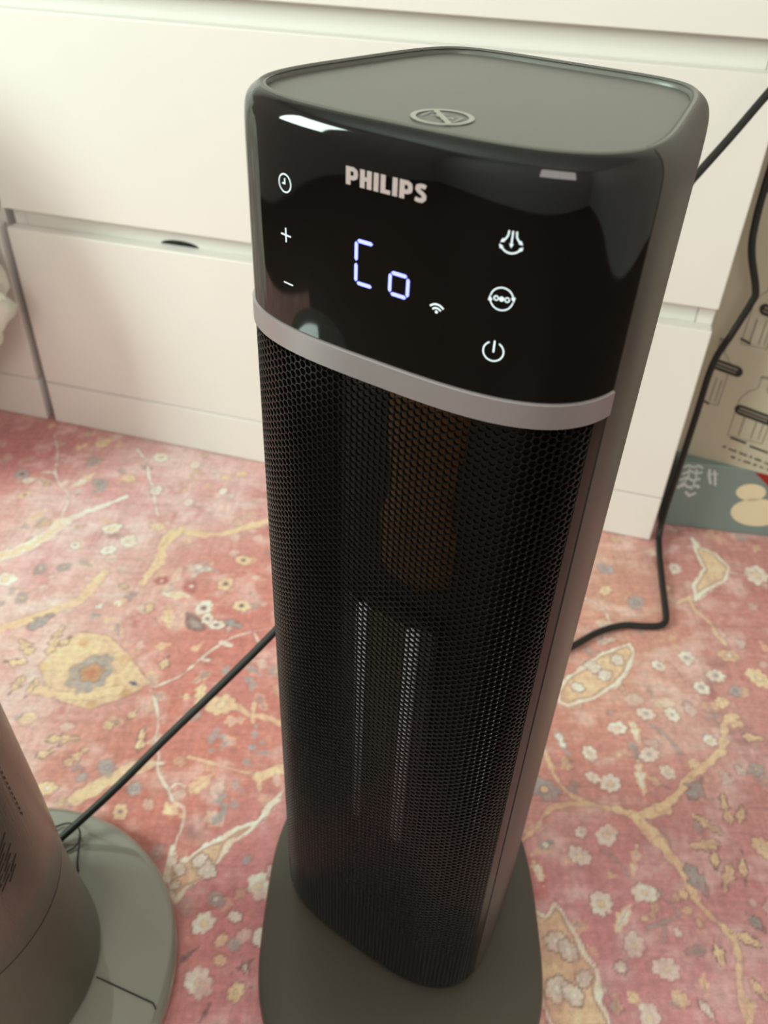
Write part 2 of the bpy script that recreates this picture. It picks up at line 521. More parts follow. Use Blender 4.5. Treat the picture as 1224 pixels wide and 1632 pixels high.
def build_rug():
    step = 1.7
    gx = np.arange(-640, 800, step); gy = np.arange(110, 1180, step)
    gx = np.concatenate([np.arange(-1300, -640, 20), gx, np.arange(800, 900, 20)])
    gy = np.concatenate([gy, np.arange(1180, 1200, 20)])
    nx, ny = len(gx), len(gy)
    X, Y = np.meshgrid(gx, gy)
    def vnoise(sx, sy, seed, ang=0.0):
        r = np.random.default_rng(seed); T = r.random((64, 64))
        c, s = math.cos(ang), math.sin(ang)
        u = (X * c + Y * s) / sx + 1000; v = (-X * s + Y * c) / sy + 1000
        iu, iv = np.floor(u).astype(int), np.floor(v).astype(int); fu, fv = u - iu, v - iv
        fu = fu * fu * (3 - 2 * fu); fv = fv * fv * (3 - 2 * fv)
        g = lambda a, b: T[a % 64, b % 64]
        return (g(iu, iv) * (1 - fu) + g(iu + 1, iv) * fu) * (1 - fv) + (g(iu, iv + 1) * (1 - fu) + g(iu + 1, iv + 1) * fu) * fv
    PAL = {'O': (234, 192, 152), 'C': (236, 216, 202), 'G': (170, 154, 154), 'K': (136, 98, 98), 'D': (112, 76, 82),
           'T': (150, 160, 150), 'B': (92, 92, 122), 'R': (190, 100, 96), 'P': (220, 170, 165)}
    PAL = {k: np.array(v, float) for k, v in PAL.items()}
    base = np.zeros((ny, nx, 3)); base[:] = (206, 140, 134)
    wsum = np.full((ny, nx, 1), 0.35); acc = base * 0.35
    for c, r, (zx, zy) in ZONES:
        w = np.exp(-(((X - zx) ** 2 + (Y - zy) ** 2) / (2 * (r * 0.8) ** 2)))[..., None]
        acc += w * np.array(c, float); wsum += w
    base = acc / wsum
    n1 = vnoise(30, 22, 1, 0.3) * 0.55 + vnoise(12, 9, 2) * 0.3 + vnoise(5, 5, 3) * 0.15
    red = np.array((206, 130, 128.)); pale = np.array((234, 206, 203.))
    t = np.clip((n1 - 0.5) * 3.4, -1, 1)[..., None]
    base = np.where(t > 0, base * (1 - 0.45 * t) + pale * 0.45 * t, base * (1 + 0.45 * t) + red * (-0.45 * t))
    img = base
    jag = (vnoise(7, 7, 11) - 0.5) * 2; jag2 = (vnoise(16, 16, 12) - 0.5) * 2; fine = (vnoise(3.2, 3.2, 13) - 0.5) * 2
    wear = np.clip(0.86 + 0.5 * (vnoise(24, 24, 14) - 0.5) + 0.3 * (vnoise(4, 4, 15) - 0.5), 0.35, 1.0)
    def window_of(x0, x1, y0, y1, pad):
        a0 = np.searchsorted(gx, x0 - pad); a1 = np.searchsorted(gx, x1 + pad); b0 = np.searchsorted(gy, y0 - pad); b1 = np.searchsorted(gy, y1 + pad)
        return slice(b0, b1), slice(a0, a1)
    def blend(S, alpha, col, k=1.0):
        a = (np.clip(alpha, 0, 1) * wear[S] * k)[..., None]
        img[S] = img[S] * (1 - a) + col * a
    aa = 1.5
    def segd(S, pts):
        x, y = X[S], Y[S]; D = np.full(x.shape, 1e9)
        for (ax, ay), (bx_, by) in zip(pts[:-1], pts[1:]):
            dx, dy = bx_ - ax, by - ay; q = np.clip(((x - ax) * dx + (y - ay) * dy) / (dx * dx + dy * dy + 1e-6), 0, 1)
            D = np.minimum(D, np.hypot(x - ax - q * dx, y - ay - q * dy))
        return D
    def smooth(pts):
        return [(p.x, p.y) for p in catmull([(a, b, 0) for a, b in pts], 5)] if len(pts) > 2 else pts
    # small scattered sprigs of the ground, then vines, fields, leaves, flowers
    def leaf(a, ol, w, p, q, k=1.0):
        p = np.array(p, float); q = np.array(q, float); q = q + (q - p) * .12; d = q - p; L = np.hypot(*d) + 1e-6; d /= L
        S = window_of(min(p[0], q[0]), max(p[0], q[0]), min(p[1], q[1]), max(p[1], q[1]), w + 6)
        u = ((X[S] - p[0]) * d[0] + (Y[S] - p[1]) * d[1]) / L; v = -(X[S] - p[0]) * d[1] + (Y[S] - p[1]) * d[0]
        prof = np.where((u > 0) & (u < 1), np.sin(np.pi * np.clip(u, 0, 1) ** 0.8), -1)
        lobes = 0.86 + 0.30 * np.cos(u * 2 * np.pi * max(2, round(L / 11)) + np.abs(v) * 0.5)
        wid = w * 0.74 * prof * lobes + jag[S] * 2.2
        sd = wid - np.abs(v)
        if ol == 'K':
            blend(S, (sd + 2.2) / aa, PAL['K'], 0.75 * k)
        blend(S, sd / aa + 0.3, PAL[a], k)
        if ol not in ('K', a): blend(S, ((sd > -1) & (sd < 1.5)) * 0.8, PAL[ol], k)
        blend(S, (0.9 - np.abs(v)) * (prof > 0.3), PAL['K'], 0.35 * k)
    def flower(a, ccol, r, p, k=1.0, seed=0):
        S = window_of(p[0], p[0], p[1], p[1], r * 1.5 + 4)
        dx, dy = X[S] - p[0], Y[S] - p[1]; R_ = np.hypot(dx, dy); T_ = np.arctan2(dy, dx) + seed
        big = a == ccol == 'C'; r = r * 1.4 if big else r
        npet = 6 + seed % 3
        edge = r * (0.80 + 0.22 * np.abs(np.cos(npet * 0.5 * T_))) * (1 + 0.12 * np.cos(2 * T_ + seed)) + jag[S] * r * 0.14
        sd = edge - R_
        blend(S, (sd + 1.6) / aa, PAL['K'], (0.7 if big else 0.35) * k)
        blend(S, sd / aa, PAL[a], 0.95 * k)
        if r > 6:
            blend(S, ((0.42 * r - R_ + jag[S]) / aa), PAL['G' if a != 'G' else 'K'], 0.55 * k)
            blend(S, ((0.30 * r - R_ + jag[S]) / aa), PAL[ccol], k)
        if r > 20:
            blend(S, ((0.62 * r * (0.9 + 0.1 * np.cos(5 * T_)) - R_) / aa), PAL['K'], 0.6)
            blend(S, ((0.56 * r * (0.9 + 0.1 * np.cos(5 * T_)) - R_) / aa), np.array((214, 150, 108.)), 0.95)
            blend(S, ((0.26 * r - R_ + jag[S] * 2) / aa), np.array((200, 118, 92.)), 0.8)
    rr = random.Random(5)
    for i in range(1000):
        x, y = rr.uniform(-640, 800), rr.uniform(190, 1180); t_ = rr.random(); a = rr.uniform(0, 6.28)
        if t_ < 0.45:
            L_ = rr.uniform(10, 24); leaf(rr.choice('OGCOGC'), rr.choice('KOOK'), rr.uniform(5, 11), (x, y), (x + L_ * math.cos(a), y + L_ * math.sin(a)), 0.55)
        elif t_ < 0.7: flower(rr.choice('COGC'), 'O', rr.uniform(4, 10), (x, y), 0.5, i)
        else:
            S = window_of(x, x, y, y, 30); b_ = np.exp(-((X[S] - x) ** 2 + (Y[S] - y) ** 2) / (2 * rr.uniform(6, 14) ** 2)) * np.clip(0.5 + 1.2 * jag[S], 0, 1)
            blend(S, b_, PAL[rr.choice('RPOKPR')], 0.6)
    ground = img.copy()
    def vine(c, w, pts):
        pts = smooth(pts); xs = [p[0] for p in pts]; ys = [p[1] for p in pts]
        S = window_of(min(xs), max(xs), min(ys), max(ys), w + 8)
        sd = w * 0.5 * (1 + 0.25 * jag2[S]) + jag[S] * min(2.6, w * 0.25) - segd(S, pts)
        if c != 'K': blend(S, (sd + 1.6) / aa, PAL['K'], 0.24)
        blend(S, sd / aa, PAL[c], 0.95 if c != 'K' else 0.6)
        if w > 14 and c == 'C':
            blend(S, (sd - 4 + jag[S] * 3) / aa, PAL['O'], 0.7)
    def field(a, e, pts):
        xs = [p[0] for p in pts]; ys = [p[1] for p in pts]
        S = window_of(min(xs), max(xs), min(ys), max(ys), 14)
        x, y = X[S] + jag[S] * 2, Y[S] + jag2[S] * 2; ins = np.zeros(x.shape, bool)
        for (ax, ay), (bx_, by) in zip(pts, pts[1:] + pts[:1]):
            c_ = ((ay > y) != (by > y)) & (x < (bx_ - ax) * (y - ay) / (by - ay + 1e-9) + ax); ins ^= c_
        D = segd(S, pts + pts[:1])
        sd = np.where(ins, D, -D) + jag[S] * 1.5
        blend(S, (sd + 1.6) / aa, PAL['K'], 0.4); blend(S, sd / aa, PAL[a], 0.95)
        if e != a:
            wv = 3.6 + 2.6 * jag2[S] + 1.5 * jag[S]
            blend(S, np.clip(sd / aa + .5, 0, 1) * np.clip((wv - sd) / aa + .5, 0, 1), PAL[e], 0.95)
            blend(S, np.clip(1.2 - np.abs(sd - wv - 1) / aa, 0, 1), PAL['K'], 0.45)
        else:
            blend(S, np.clip((jag2[S] - 0.35) * 3, 0, 1) * (sd > 0), np.array((200, 140, 95.)), 0.6)
    # the design repeats beyond the part in view
    for ox, oy in ((690, -40), (-60, -560)):
        sh = lambda p: (p[0] + ox, p[1] + oy)
        for a_, e_, pts in FIELDS: field(a_, e_, [sh(p) for p in pts])
        for c_, w_, pts in VINES: vine(c_, w_, [sh(p) for p in pts])
        for a_, o_, w_, p, q in LEAVES: leaf(a_, o_, w_, sh(p), sh(q))
        for i, (a_, c_, r_, p) in enumerate(FLOWERS): flower(a_, c_, r_, sh(p), seed=i)
    # ground colour again under the part in view, so that the two repeats do not mix
    mv = np.clip(((X + 640) / 30), 0, 1) * np.clip((560 - X) / 30, 0, 1) * np.clip((Y - 235) / 30, 0, 1)
    img[:] = img * (1 - mv[..., None]) + ground * mv[..., None]
    for f_ in FIELDS: field(*f_)
    for v_ in VINES: vine(*v_)
    for l_ in LEAVES: leaf(*l_)
    for i, f_ in enumerate(FLOWERS): flower(*f_, seed=i)
    # thread-level unevenness of the pile, darker and lighter yarns
    yarn = 1 + 0.05 * fine + 0.035 * (vnoise(1.7, 60, 21) - 0.5) * 2 + 0.035 * (vnoise(60, 1.7, 22) - 0.5) * 2
    img = np.clip(img * yarn[..., None], 0, 255) / 255.0
    gm = img.mean(-1, keepdims=True); img = np.clip((gm + (img - gm) * 0.80) * np.array((1.15, 1.165, 1.165)), 0, 1)
    linc = np.where(img <= 0.04045, img / 12.92, ((img + 0.055) / 1.055) ** 2.4)
    Z = fine * 0.25 + jag2 * 0.25
    co = np.stack([X / 1000, Y / 1000, Z / 1000 - 0.0008], -1).reshape(-1, 3)
    me = bpy.data.meshes.new('rug')
    nq = (nx - 1) * (ny - 1)
    me.vertices.add(nx * ny); me.vertices.foreach_set('co', co.ravel().astype(np.float32))
    idx = np.arange(nx * ny).reshape(ny, nx)
    quads = np.stack([idx[:-1, :-1], idx[:-1, 1:], idx[1:, 1:], idx[1:, :-1]], -1).reshape(-1)
    me.loops.add(nq * 4); me.loops.foreach_set('vertex_index', quads.astype(np.int32))
    me.polygons.add(nq); me.polygons.foreach_set('loop_start', np.arange(0, nq * 4, 4, dtype=np.int32))
    me.update(calc_edges=True)
    at = me.color_attributes.new('yarn', 'FLOAT_COLOR', 'POINT')
    at.data.foreach_set('color', np.concatenate([linc.reshape(-1, 3), np.ones((nx * ny, 1))], 1).ravel().astype(np.float32))
    me.polygons.foreach_set('use_smooth', np.ones(nq, bool))
    M = bpy.data.materials.new('woven_rug'); M.use_nodes = True
    nt = M.node_tree; N = nt.nodes; Lk = nt.links; b = N['Principled BSDF']
    ca = N.new('ShaderNodeVertexColor'); ca.layer_name = 'yarn'
    tc = N.new('ShaderNodeTexCoord')
    no = N.new('ShaderNodeTexNoise'); no.inputs['Scale'].default_value = 700; no.inputs['Detail'].default_value = 3
    Lk.new(tc.outputs['Object'], no.inputs['Vector'])
    mx = N.new('ShaderNodeMix'); mx.data_type = 'RGBA'; mx.blend_type = 'MULTIPLY'; mx.inputs['Factor'].default_value = 0.30
    Lk.new(ca.outputs['Color'], mx.inputs['A']); Lk.new(no.outputs['Fac'], mx.inputs['B'])
    hs = N.new('ShaderNodeBrightContrast'); hs.inputs['Bright'].default_value = 0.0
    Lk.new(mx.outputs['Result'], hs.inputs['Color']); Lk.new(hs.outputs[0], b.inputs['Base Color'])
    bp = N.new('ShaderNodeBump'); bp.inputs['Strength'].default_value = 0.5; bp.inputs['Distance'].default_value = 0.0008
    Lk.new(no.outputs['Fac'], bp.inputs['Height']); Lk.new(bp.outputs[0], b.inputs['Normal'])
    b.inputs['Roughness'].default_value = 0.95; b.inputs['Specular IOR Level'].default_value = 0.1
    b.inputs['Sheen Weight'].default_value = 0.15
    me.materials.append(M)
    o = bpy.data.objects.new('rug', me); COL.objects.link(o)
    tag(o, 'faded pink rug woven with ochre vines and cream flowers', 'rug')
build_rug()

# ------------------------------------------------------------------ dressers
m_white = mat('white_lacquer', (236, 230, 227), 0.38, var=0.02, scale=8, bump=0.03, bscale=60)
m_white2 = mat('white_rail', (230, 228, 224), 0.45, var=0.02, scale=8)
m_black = mat('notch_shade', (20, 18, 16), 0.8)  # near-black colour stands in for the shade inside the notch hollow
def dresser(x0, x1, notch_x, label):
    root = empty('dresser', room(x0, 0, 0), YAW_R)
    W = x1 - x0; dep = 0.46; top = 0.86
    b = lambda nm, lo, hi, M=m_white, bv=0.0015: box(nm, lo, hi, M, root, bv)
    b('side_panel', (0, 0.020, 0.0), (0.018, dep, top - 0.02)); b('side_panel', (W - 0.018, 0.020, 0.0), (W, dep, top - 0.02))
    b('back_panel', (0.019, dep - 0.008, 0.0), (W - 0.019, dep, top - 0.02))
    b('top_panel', (-0.002, -0.001, top - 0.018), (W + 0.002, dep, top))
    b('plinth', (0.0005, 0.000, 0.0), (W - 0.0005, 0.0185, 0.0663))
    for z0, z1 in ((0.0676, 0.292), (0.3165, 0.538), (0.5640, 0.785)):
        dr = b('drawer', (0.0005, 0.000, z0), (W - 0.0005, 0.0185, z1), m_white, 0.0012)
        box('drawer_box', (0.024, 0.0195, z0 + 0.012), (W - 0.024, dep - 0.03, z1 - 0.03), m_white2, dr)
    for z0, z1 in ((0.270, 0.340), (0.515, 0.588), (0.762, 0.838)):
        # recessed rail that closes the finger gap between two drawer fronts
        r_ = b('rail', (0.0185, 0.020, z0 - 0.002), (W - 0.0185, 0.023, z1), m_white2, 0.0006)
    nb = []
    for a in arc(0, 0, 0.026, 0, 180, 16, 0.0065): nb.append(a)
    if notch_x is not None:
        nx_ = notch_x - x0
        V = [(nx_ + a, 0.0197, 0.2925 + c) for a, c in nb] + [(nx_ + a, 0.0245, 0.2925 + c) for a, c in nb]
        n = len(nb); F = [tuple(range(n)), tuple(reversed(range(n, 2 * n)))] + [(i, i + n, (i + 1) % n + n, (i + 1) % n) for i in range(n)]
        nt_ = mesh('finger_notch', V, F, m_black, root); fix_normals(nt_); nt_['label'] = 'dark half round finger notch'
    return tag(root, label, 'dresser')
dresser(-0.8716, 0.0, -0.636, 'white dresser with wide handleless drawers right behind the tower heater')
dresser(-1.762, -0.885, None, 'white dresser at the left edge, shaded and partly hidden by the white duvet')
# ------------------------------------------------------------------ tower heater
HP = dict(a=.0811, bf=.0818, bb=.0743, nf=3.1419, nb=5.3567, k=.1584, yaw=math.radians(-32.8186), zt=.6105, z1=.5256, z2=.5145, zb=.022, tx=.0095, ty=.0008)
heater = empty('tower_heater', (0.0329, 0.3576, 0.0))
tag(heater, 'tall black tower heater with lit glossy control panel and perforated grille', 'heater')
_th = np.linspace(-math.pi, math.pi, 6001)
def _plan():
    c, s = np.cos(_th), np.sin(_th); n = np.where(s < 0, HP['nf'], HP['nb'])
    x = HP['a'] * np.sign(c) * np.abs(c) ** (2 / n); y = np.where(s < 0, HP['bf'], HP['bb']) * np.sign(s) * np.abs(s) ** (2 / n)
    return x * (1 - HP['k'] * y / .07), y
_px, _py = _plan()
_s = np.r_[0, np.cumsum(np.hypot(np.diff(_px), np.diff(_py)))]
PER = _s[-1]; _i0 = np.abs(_th + math.pi / 2).argmin(); _s0 = _s[_i0]
def plan_at(s):
    q = (s + _s0) % PER
    x, y = np.interp(q, _s, _px), np.interp(q, _s, _py)
    e = 0.0012
    q1, q2 = (s + e + _s0) % PER, (s - e + _s0) % PER
    tx, ty = np.interp(q1, _s, _px) - np.interp(q2, _s, _px), np.interp(q1, _s, _py) - np.interp(q2, _s, _py)
    l = math.hypot(tx, ty); return x, y, ty / l, -tx / l            # outward normal
_cy, _sy = math.cos(HP['yaw']), math.sin(HP['yaw'])
def hb(x, y, z):
    """Body frame -> heater root frame: the body is swivelled on its base."""
    X = _cy * x - _sy * y; Y = _sy * x + _cy * y
    return Vector((X + HP['tx'] * z, Y + HP['ty'] * z, z - HP['tx'] * X - HP['ty'] * Y))
def hs(s, z, off=0.0):
    x, y, nx, ny = plan_at(s); return hb(x + nx * off, y + ny * off, z)
m_gloss = mat('black_gloss_panel', (5, 6, 7), 0.05, coat=0.0, var=0.02)
m_shell = mat('charcoal_shell', (66, 62, 57), 0.40, var=0.03, bump=0.05, bscale=1500)
m_top = mat('satin_top', (98, 98, 92), 0.36, var=0.03, bump=0.03, bscale=1500)  # dark grey plate, base lightened to carry the window's grazing reflection
m_grille = mat('black_painted_steel', (7, 6, 6), 0.28, var=0.05)
m_silver = mat('silver_band', (168, 158, 162), 0.36, metal=0.6, var=0.02, scale=200)
m_base = mat('matte_base', (76, 70, 61), 0.40, var=0.03, bump=0.05, bscale=1800)
m_inner = mat('inner_plastic', (24, 18, 14), 0.5)
m_alu = mat('aluminium_strip', (225, 216, 224), 0.45, metal=0.0, var=0.05, scale=300, emit=None)
m_fin = mat('heater_fin', (112, 94, 76), 0.5, metal=0.1, var=0.2, scale=200)
m_rail = mat('grey_rail', (66, 60, 60), 0.5)
m_amber = mat('amber_glow_tone', (80, 50, 20), 0.5, var=0.2, scale=60)  # brown of the glow patches, put into the added body's colour
m_icon = mat('lit_icon', (215, 225, 230), 0.5, emit=(205, 225, 235), estr=0.55)
m_seg = mat('lit_segment', (150, 160, 255), 0.5, emit=(122, 124, 255), estr=2.1)
m_logo = mat('logo_print', (178, 160, 160), 0.45, var=0.01)
m_sym = mat('symbol_print', (172, 172, 162), 0.5)
SS = 0.101                                                         # seam between the front and the shell
zt, z1, z2, zb = HP['zt'], HP['z1'], HP['z2'], HP['zb']
TOPPROF = [(-0.0240 + 0.0238 * t_, -0.0060 * (0.22 * t_ ** 3 + 0.78 * t_ ** 10)) for t_ in (0, .15, .3, .42, .54, .64, .72, .79, .85, .90, .94, .97, 1.0)]
def sheet(name, ss, prof, th, material, parent, auto=50):
    """Curved sheet over arc positions ss and (z, offset) profile, with thickness th inwards."""
    n, k = len(ss), len(prof); V = []
    for inn in (0, th):
        for z, off in prof:
            for s in ss: V.append(hs(s, z, off - inn))
    F = []; B = n * k
    for i in range(k - 1):
        for j in range(n - 1):
            a = i * n + j; F.append((a, a + 1, a + n + 1, a + n)); F.append((B + a, B + a + n, B + a + n + 1, B + a + 1))
    for j in range(n - 1):
        F.append((j, B + j, B + j + 1, j + 1)); a = (k - 1) * n + j; F.append((a, a + 1, B + a + 1, B + a))
    for i in range(k - 1):
        a = i * n; F.append((a, a + n, B + a + n, B + a)); a = i * n + n - 1; F.append((a, B + a, B + a + n, a + n))
    return mesh(name, V, F, material, parent, True, auto)
fr = np.linspace(-SS + 0.0005, SS - 0.0005, 90)
bk = np.linspace(SS + 0.0005, PER - SS - 0.0005, 120)
panel = sheet('control_panel', fr, [(z1 + 0.0004, 0)] + [(z1 + 0.0015 + (zt - 0.026 - z1) * i / 4, 0) for i in range(5)] + [(zt + dz, o) for dz, o in TOPPROF], 0.003, m_gloss, heater)
panel['label'] = 'glossy black touch panel'
band = sheet('silver_band', np.linspace(-SS - 0.0002, SS + 0.0002, 90), [(z2, 0.0000), (z2 + 0.0006, 0.0009), (z1 - 0.0006, 0.0009), (z1, 0.0)], 0.003, m_silver, heater, 35)
shell = sheet('rear_shell', bk, [(zb, -0.004), (zb + 0.003, -0.0005), (zb + 0.008, 0)] + [(zb + 0.01 + (zt - 0.036 - zb) * i / 6, 0) for i in range(7)] + [(zt + dz, o) for dz, o in TOPPROF], 0.003, m_shell, heater)
shell['label'] = 'charcoal plastic rear shell'
for sgn in (1, -1):
    st = sheet('grille_frame', [sgn * v for v in np.linspace(SS - 0.0075, SS - 0.0003, 5)], [(zb + 0.004, -0.0004), (z2 - 0.0004, -0.0004)], 0.004, m_grille, heater)
    fix_normals(st)
sheet('grille_foot', np.linspace(-SS + 0.0077, SS - 0.0077, 70), [(zb, -0.007), (zb + 0.002, -0.003), (zb + 0.0045, -0.0005), (zb + 0.008, -0.0004)], 0.003, m_grille, heater)
# top plate with its raised rim
def ringp(inset, z, n=160):
    out = []
    for i in range(n):
        x, y, nx, ny = plan_at(i * PER / n); out.append(hb(x - nx * inset, y - ny * inset, z))
    return out
loft('top_rim', [ringp(.0059, zt - .0012), ringp(.0060, zt), ringp(.0068, zt + .0004), ringp(.0080, zt), ringp(.0092, zt - .0016), ringp(.0092, zt - .004)], m_top, heater, True, False, False)
tp = loft('top_plate', [ringp(.0093, zt - .0045), ringp(.0093, zt - .0022), ringp(.0125, zt - .0022)] + [[hb(plan_at(i * PER / 160)[0] * k_, plan_at(i * PER / 160)[1] * k_, zt - .0022 + .0005 * (1 - k_)) for i in range(160)] for k_ in (.75, .5, .25)], m_top, heater)
# "do not cover" mark printed on the top
cxs, cys, rs = 0.0050, -0.0511, 0.0103
stk = [(circ(0, 0, rs, 40), 0.0020, True), ([(-0.0068, 0.0068), (0.0068, -0.0068)], 0.0021, False),
       ([(-0.0068, -0.003), (-0.0068, 0.0036), (-0.0005, 0.0036)], 0.0006, False), ([(0.0015, -0.0035), (0.0065, -0.0035), (0.0065, 0.003), (0.004, 0.003)], 0.0006, False),
       ([(-0.0045, -0.0005), (-0.003, 0.001), (-0.0015, -0.0005), (-0.001, 0.001)], 0.0006, False), ([(0.0025, -0.001), (0.0035, 0.001), (0.0048, -0.001)], 0.0006, False)]
V, F = stroke_geo(stk)
_ca = math.radians(0)
print_on('cover_warning_symbol', V, F, lambda u, v: hb(cxs + u * math.cos(_ca) - v * math.sin(_ca), cys + u * math.sin(_ca) + v * math.cos(_ca), zt - .0016), m_sym, tp)
# perforated grille: every hole is cut in a hexagonal cell of the sheet
def build_grille():
    pitch = 0.0035; dxc = pitch * 0.866; r_hex = pitch / math.sqrt(3); rh = pitch * 0.462; rh2 = pitch * 0.42; depth = 0.0012
    smax = SS - 0.0085; zlo, zhi = zb + 0.0095, z2 + 0.003
    ncol = int(2 * smax / dxc); nrow = int((zhi - zlo) / pitch)
    tab = {}
    V, F = [], []; key = {}
    def vid(u, z, off):
        k = (round(u * 1e6 / 5), round(z * 1e6 / 5), off)
        if k not in key:
            key[k] = len(V); x, y, nx, ny = tabp(u); V.append(hb(x + nx * off, y + ny * off, z))
        return key[k]
    def tabp(u):
        k = round(u * 1e6)
        if k not in tab: tab[k] = plan_at(u)
        return tab[k]
    c6 = [(math.cos(math.radians(60 * i)), math.sin(math.radians(60 * i))) for i in range(6)]
    c12 = [(math.cos(math.radians(30 * i)), math.sin(math.radians(30 * i))) for i in range(12)]
    for ci in range(ncol):
        u0 = (ci - (ncol - 1) / 2) * dxc
        for ri in range(nrow):
            zc = zlo + (ri + (0.5 if ci % 2 else 0.0)) * pitch
            hx = [vid(u0 + r_hex * a, zc + r_hex * b, 0.0) for a, b in c6]
            ho = []; hi = []
            base = len(V)
            for a, b in c12:
                x, y, nx, ny = tabp(u0 + rh * a); V.append(hb(x, y, zc + rh * b))
            for a, b in c12:
                x, y, nx, ny = tabp(u0 + rh2 * a); V.append(hb(x - nx * .0004, y - ny * .0004, zc + rh2 * b))
            for a, b in c12:
                x, y, nx, ny = tabp(u0 + rh2 * a); V.append(hb(x - nx * depth, y - ny * depth, zc + rh2 * b))
            hj = list(range(base + 24, base + 36))
            ho = list(range(base, base + 12)); hi = list(range(base + 12, base + 24))
            for i in range(6):
                a, b = hx[i], hx[(i + 1) % 6]; h0, h1, h2 = ho[2 * i], ho[2 * i + 1], ho[(2 * i + 2) % 12]
                F.append((a, b, h2, h1)); F.append((a, h1, h0))
            for i in range(12):
                F.append((ho[i], ho[(i + 1) % 12], hi[(i + 1) % 12], hi[i])); F.append((hi[i], hi[(i + 1) % 12], hj[(i + 1) % 12], hj[i]))
    o = mesh('grille', V, F, m_grille, heater)
    o['label'] = 'black perforated steel grille'
    return o
build_grille()
# inside: dark core and the ceramic heating element seen through the holes
loft('inner_core', [[hb((plan_at(i * PER / 60)[0]) * .62, plan_at(i * PER / 60)[1] * .58, z) for i in range(60)] for z in (zb + .004, z2 + .01)], m_inner, heater)
el = box('heating_element', (-.0285, -.0560, .158), (.0285, -.050, .369), m_inner, heater, 0, fn=lambda c: hb(*c))
for s_ in (-1, 1):
    box('bright_strip', (s_ * .0160 - .0036, -.0612, .164), (s_ * .0160 + .0036, -.0563, .364), m_alu, el, .0005, 1, fn=lambda c: hb(*c))
    box('side_rail', (s_ * .0245 - .0040, -.0590, .160), (s_ * .0245 + .0040, -.0563, .367), m_rail, el, .0005, 1, fn=lambda c: hb(*c))
loft('amber_insert', [[hb(.006 + r_ * math.cos(t), -.040 + r_ * .7 * math.sin(t), z) for t in np.linspace(0, 2 * math.pi, 32, endpoint=False)] for r_, z in ((.012, .385), (.022, .39), (.024, .42), (.019, .44), (.022, .47), (.024, .505))], m_amber, heater)  # added amber body, gives the brownish glow behind the upper grille
V, F = [], []
for i in range(80):
    z = .166 + i * .00247; zz = [(-.0115, z), (.0115, z + .0012)]
    b0 = len(V)
    for xx in (-.0118, .0118):
        V += [hb(xx, -.0600, z), hb(xx, -.0565, z + .0008), hb(xx, -.0565, z + .0011), hb(xx, -.0600, z + .0004)]
    F += [(b0, b0 + 4, b0 + 5, b0 + 1), (b0 + 3, b0 + 2, b0 + 6, b0 + 7), (b0, b0 + 3, b0 + 7, b0 + 4), (b0 + 1, b0 + 5, b0 + 6, b0 + 2)]
fo = mesh('cooling_fins', V, F, m_fin, el); fo['kind'] = 'stuff'; fix_normals(fo)
# base plate and swivel neck
def base_ring(ins, z, n=120):
    out = []
    for i in range(n):
        t = 2 * math.pi * i / n; c, s = math.cos(t), math.sin(t); nn = 3.0
        x = (.110 - ins) * math.copysign(abs(c) ** (2 / nn), c); y = ((.124 if s < 0 else .145) - ins) * math.copysign(abs(s) ** (2 / nn), s)
        out.append(Vector((x + .0258 - .0329, y + .318 - .3576, z)))
    return out
bp_ = loft('base_plate', [base_ring(.010, .0006), base_ring(.003, .002), base_ring(.0, .006), base_ring(.0, .0105), base_ring(.0012, .0135), base_ring(.004, .0150), base_ring(.03, .0165), base_ring(.05, .0170)], m_base, heater)
bp_['label'] = 'dark matte rounded base plate'
loft('swivel_neck', [[hb(.05 * math.cos(t), .045 * math.sin(t), z) for t in np.linspace(0, 2 * math.pi, 40, endpoint=False)] for z in (.0165, zb + .006)], m_inner, heater)

# panel print and lit marks (positions along the front arc and in height)
def onp(off=0.00025): return lambda u, v: hs(u, v, off)
def letter(ch):
    """Bold letter as strokes in a 0..w by 0..1 box; returns strokes, width."""
    t = 0.27
    if ch == 'P': return [([(t / 2, 0), (t / 2, 1)], t, False), ([(t / 2, 0.88), (0.42, 0.88), (0.55, 0.80), (0.58, 0.64), (0.55, 0.48), (0.42, 0.40), (t / 2, 0.40)], 0.24, False)], 0.70
    if ch == 'H': return [([(t / 2, 0), (t / 2, 1)], t, False), ([(0.66 - t / 2, 0), (0.66 - t / 2, 1)], t, False), ([(t, 0.51), (0.66 - t, 0.51)], 0.22, False)], 0.66
    if ch == 'I': return [([(t / 2, 0), (t / 2, 1)], t, False)], t
    if ch == 'L': return [([(t / 2, 0), (t / 2, 1)], t, False), ([(t * 0.5, 0.115), (0.54, 0.115)], 0.23, False)], 0.54
    if ch == 'S': return [([(0.56, 0.84), (0.44, 0.885), (0.30, 0.885), (0.16, 0.82), (0.14, 0.70), (0.22, 0.60), (0.42, 0.48), (0.50, 0.38), (0.49, 0.24), (0.38, 0.13), (0.22, 0.115), (0.03, 0.16)], 0.235, False)], 0.62
def lettering(word, gap=0.115):
    out = []; x = 0
    for ch in word:
        st, w = letter(ch)
        out += [([(a + x, b) for a, b in pts], wd, cl) for pts, wd, cl in st]; x += w + gap
    return out, x - gap
st, wtot = lettering('PHILIPS')
u0, u1, v0, v1 = -0.0138, 0.0190, 0.5894, 0.5955
V, F = stroke_geo(st)
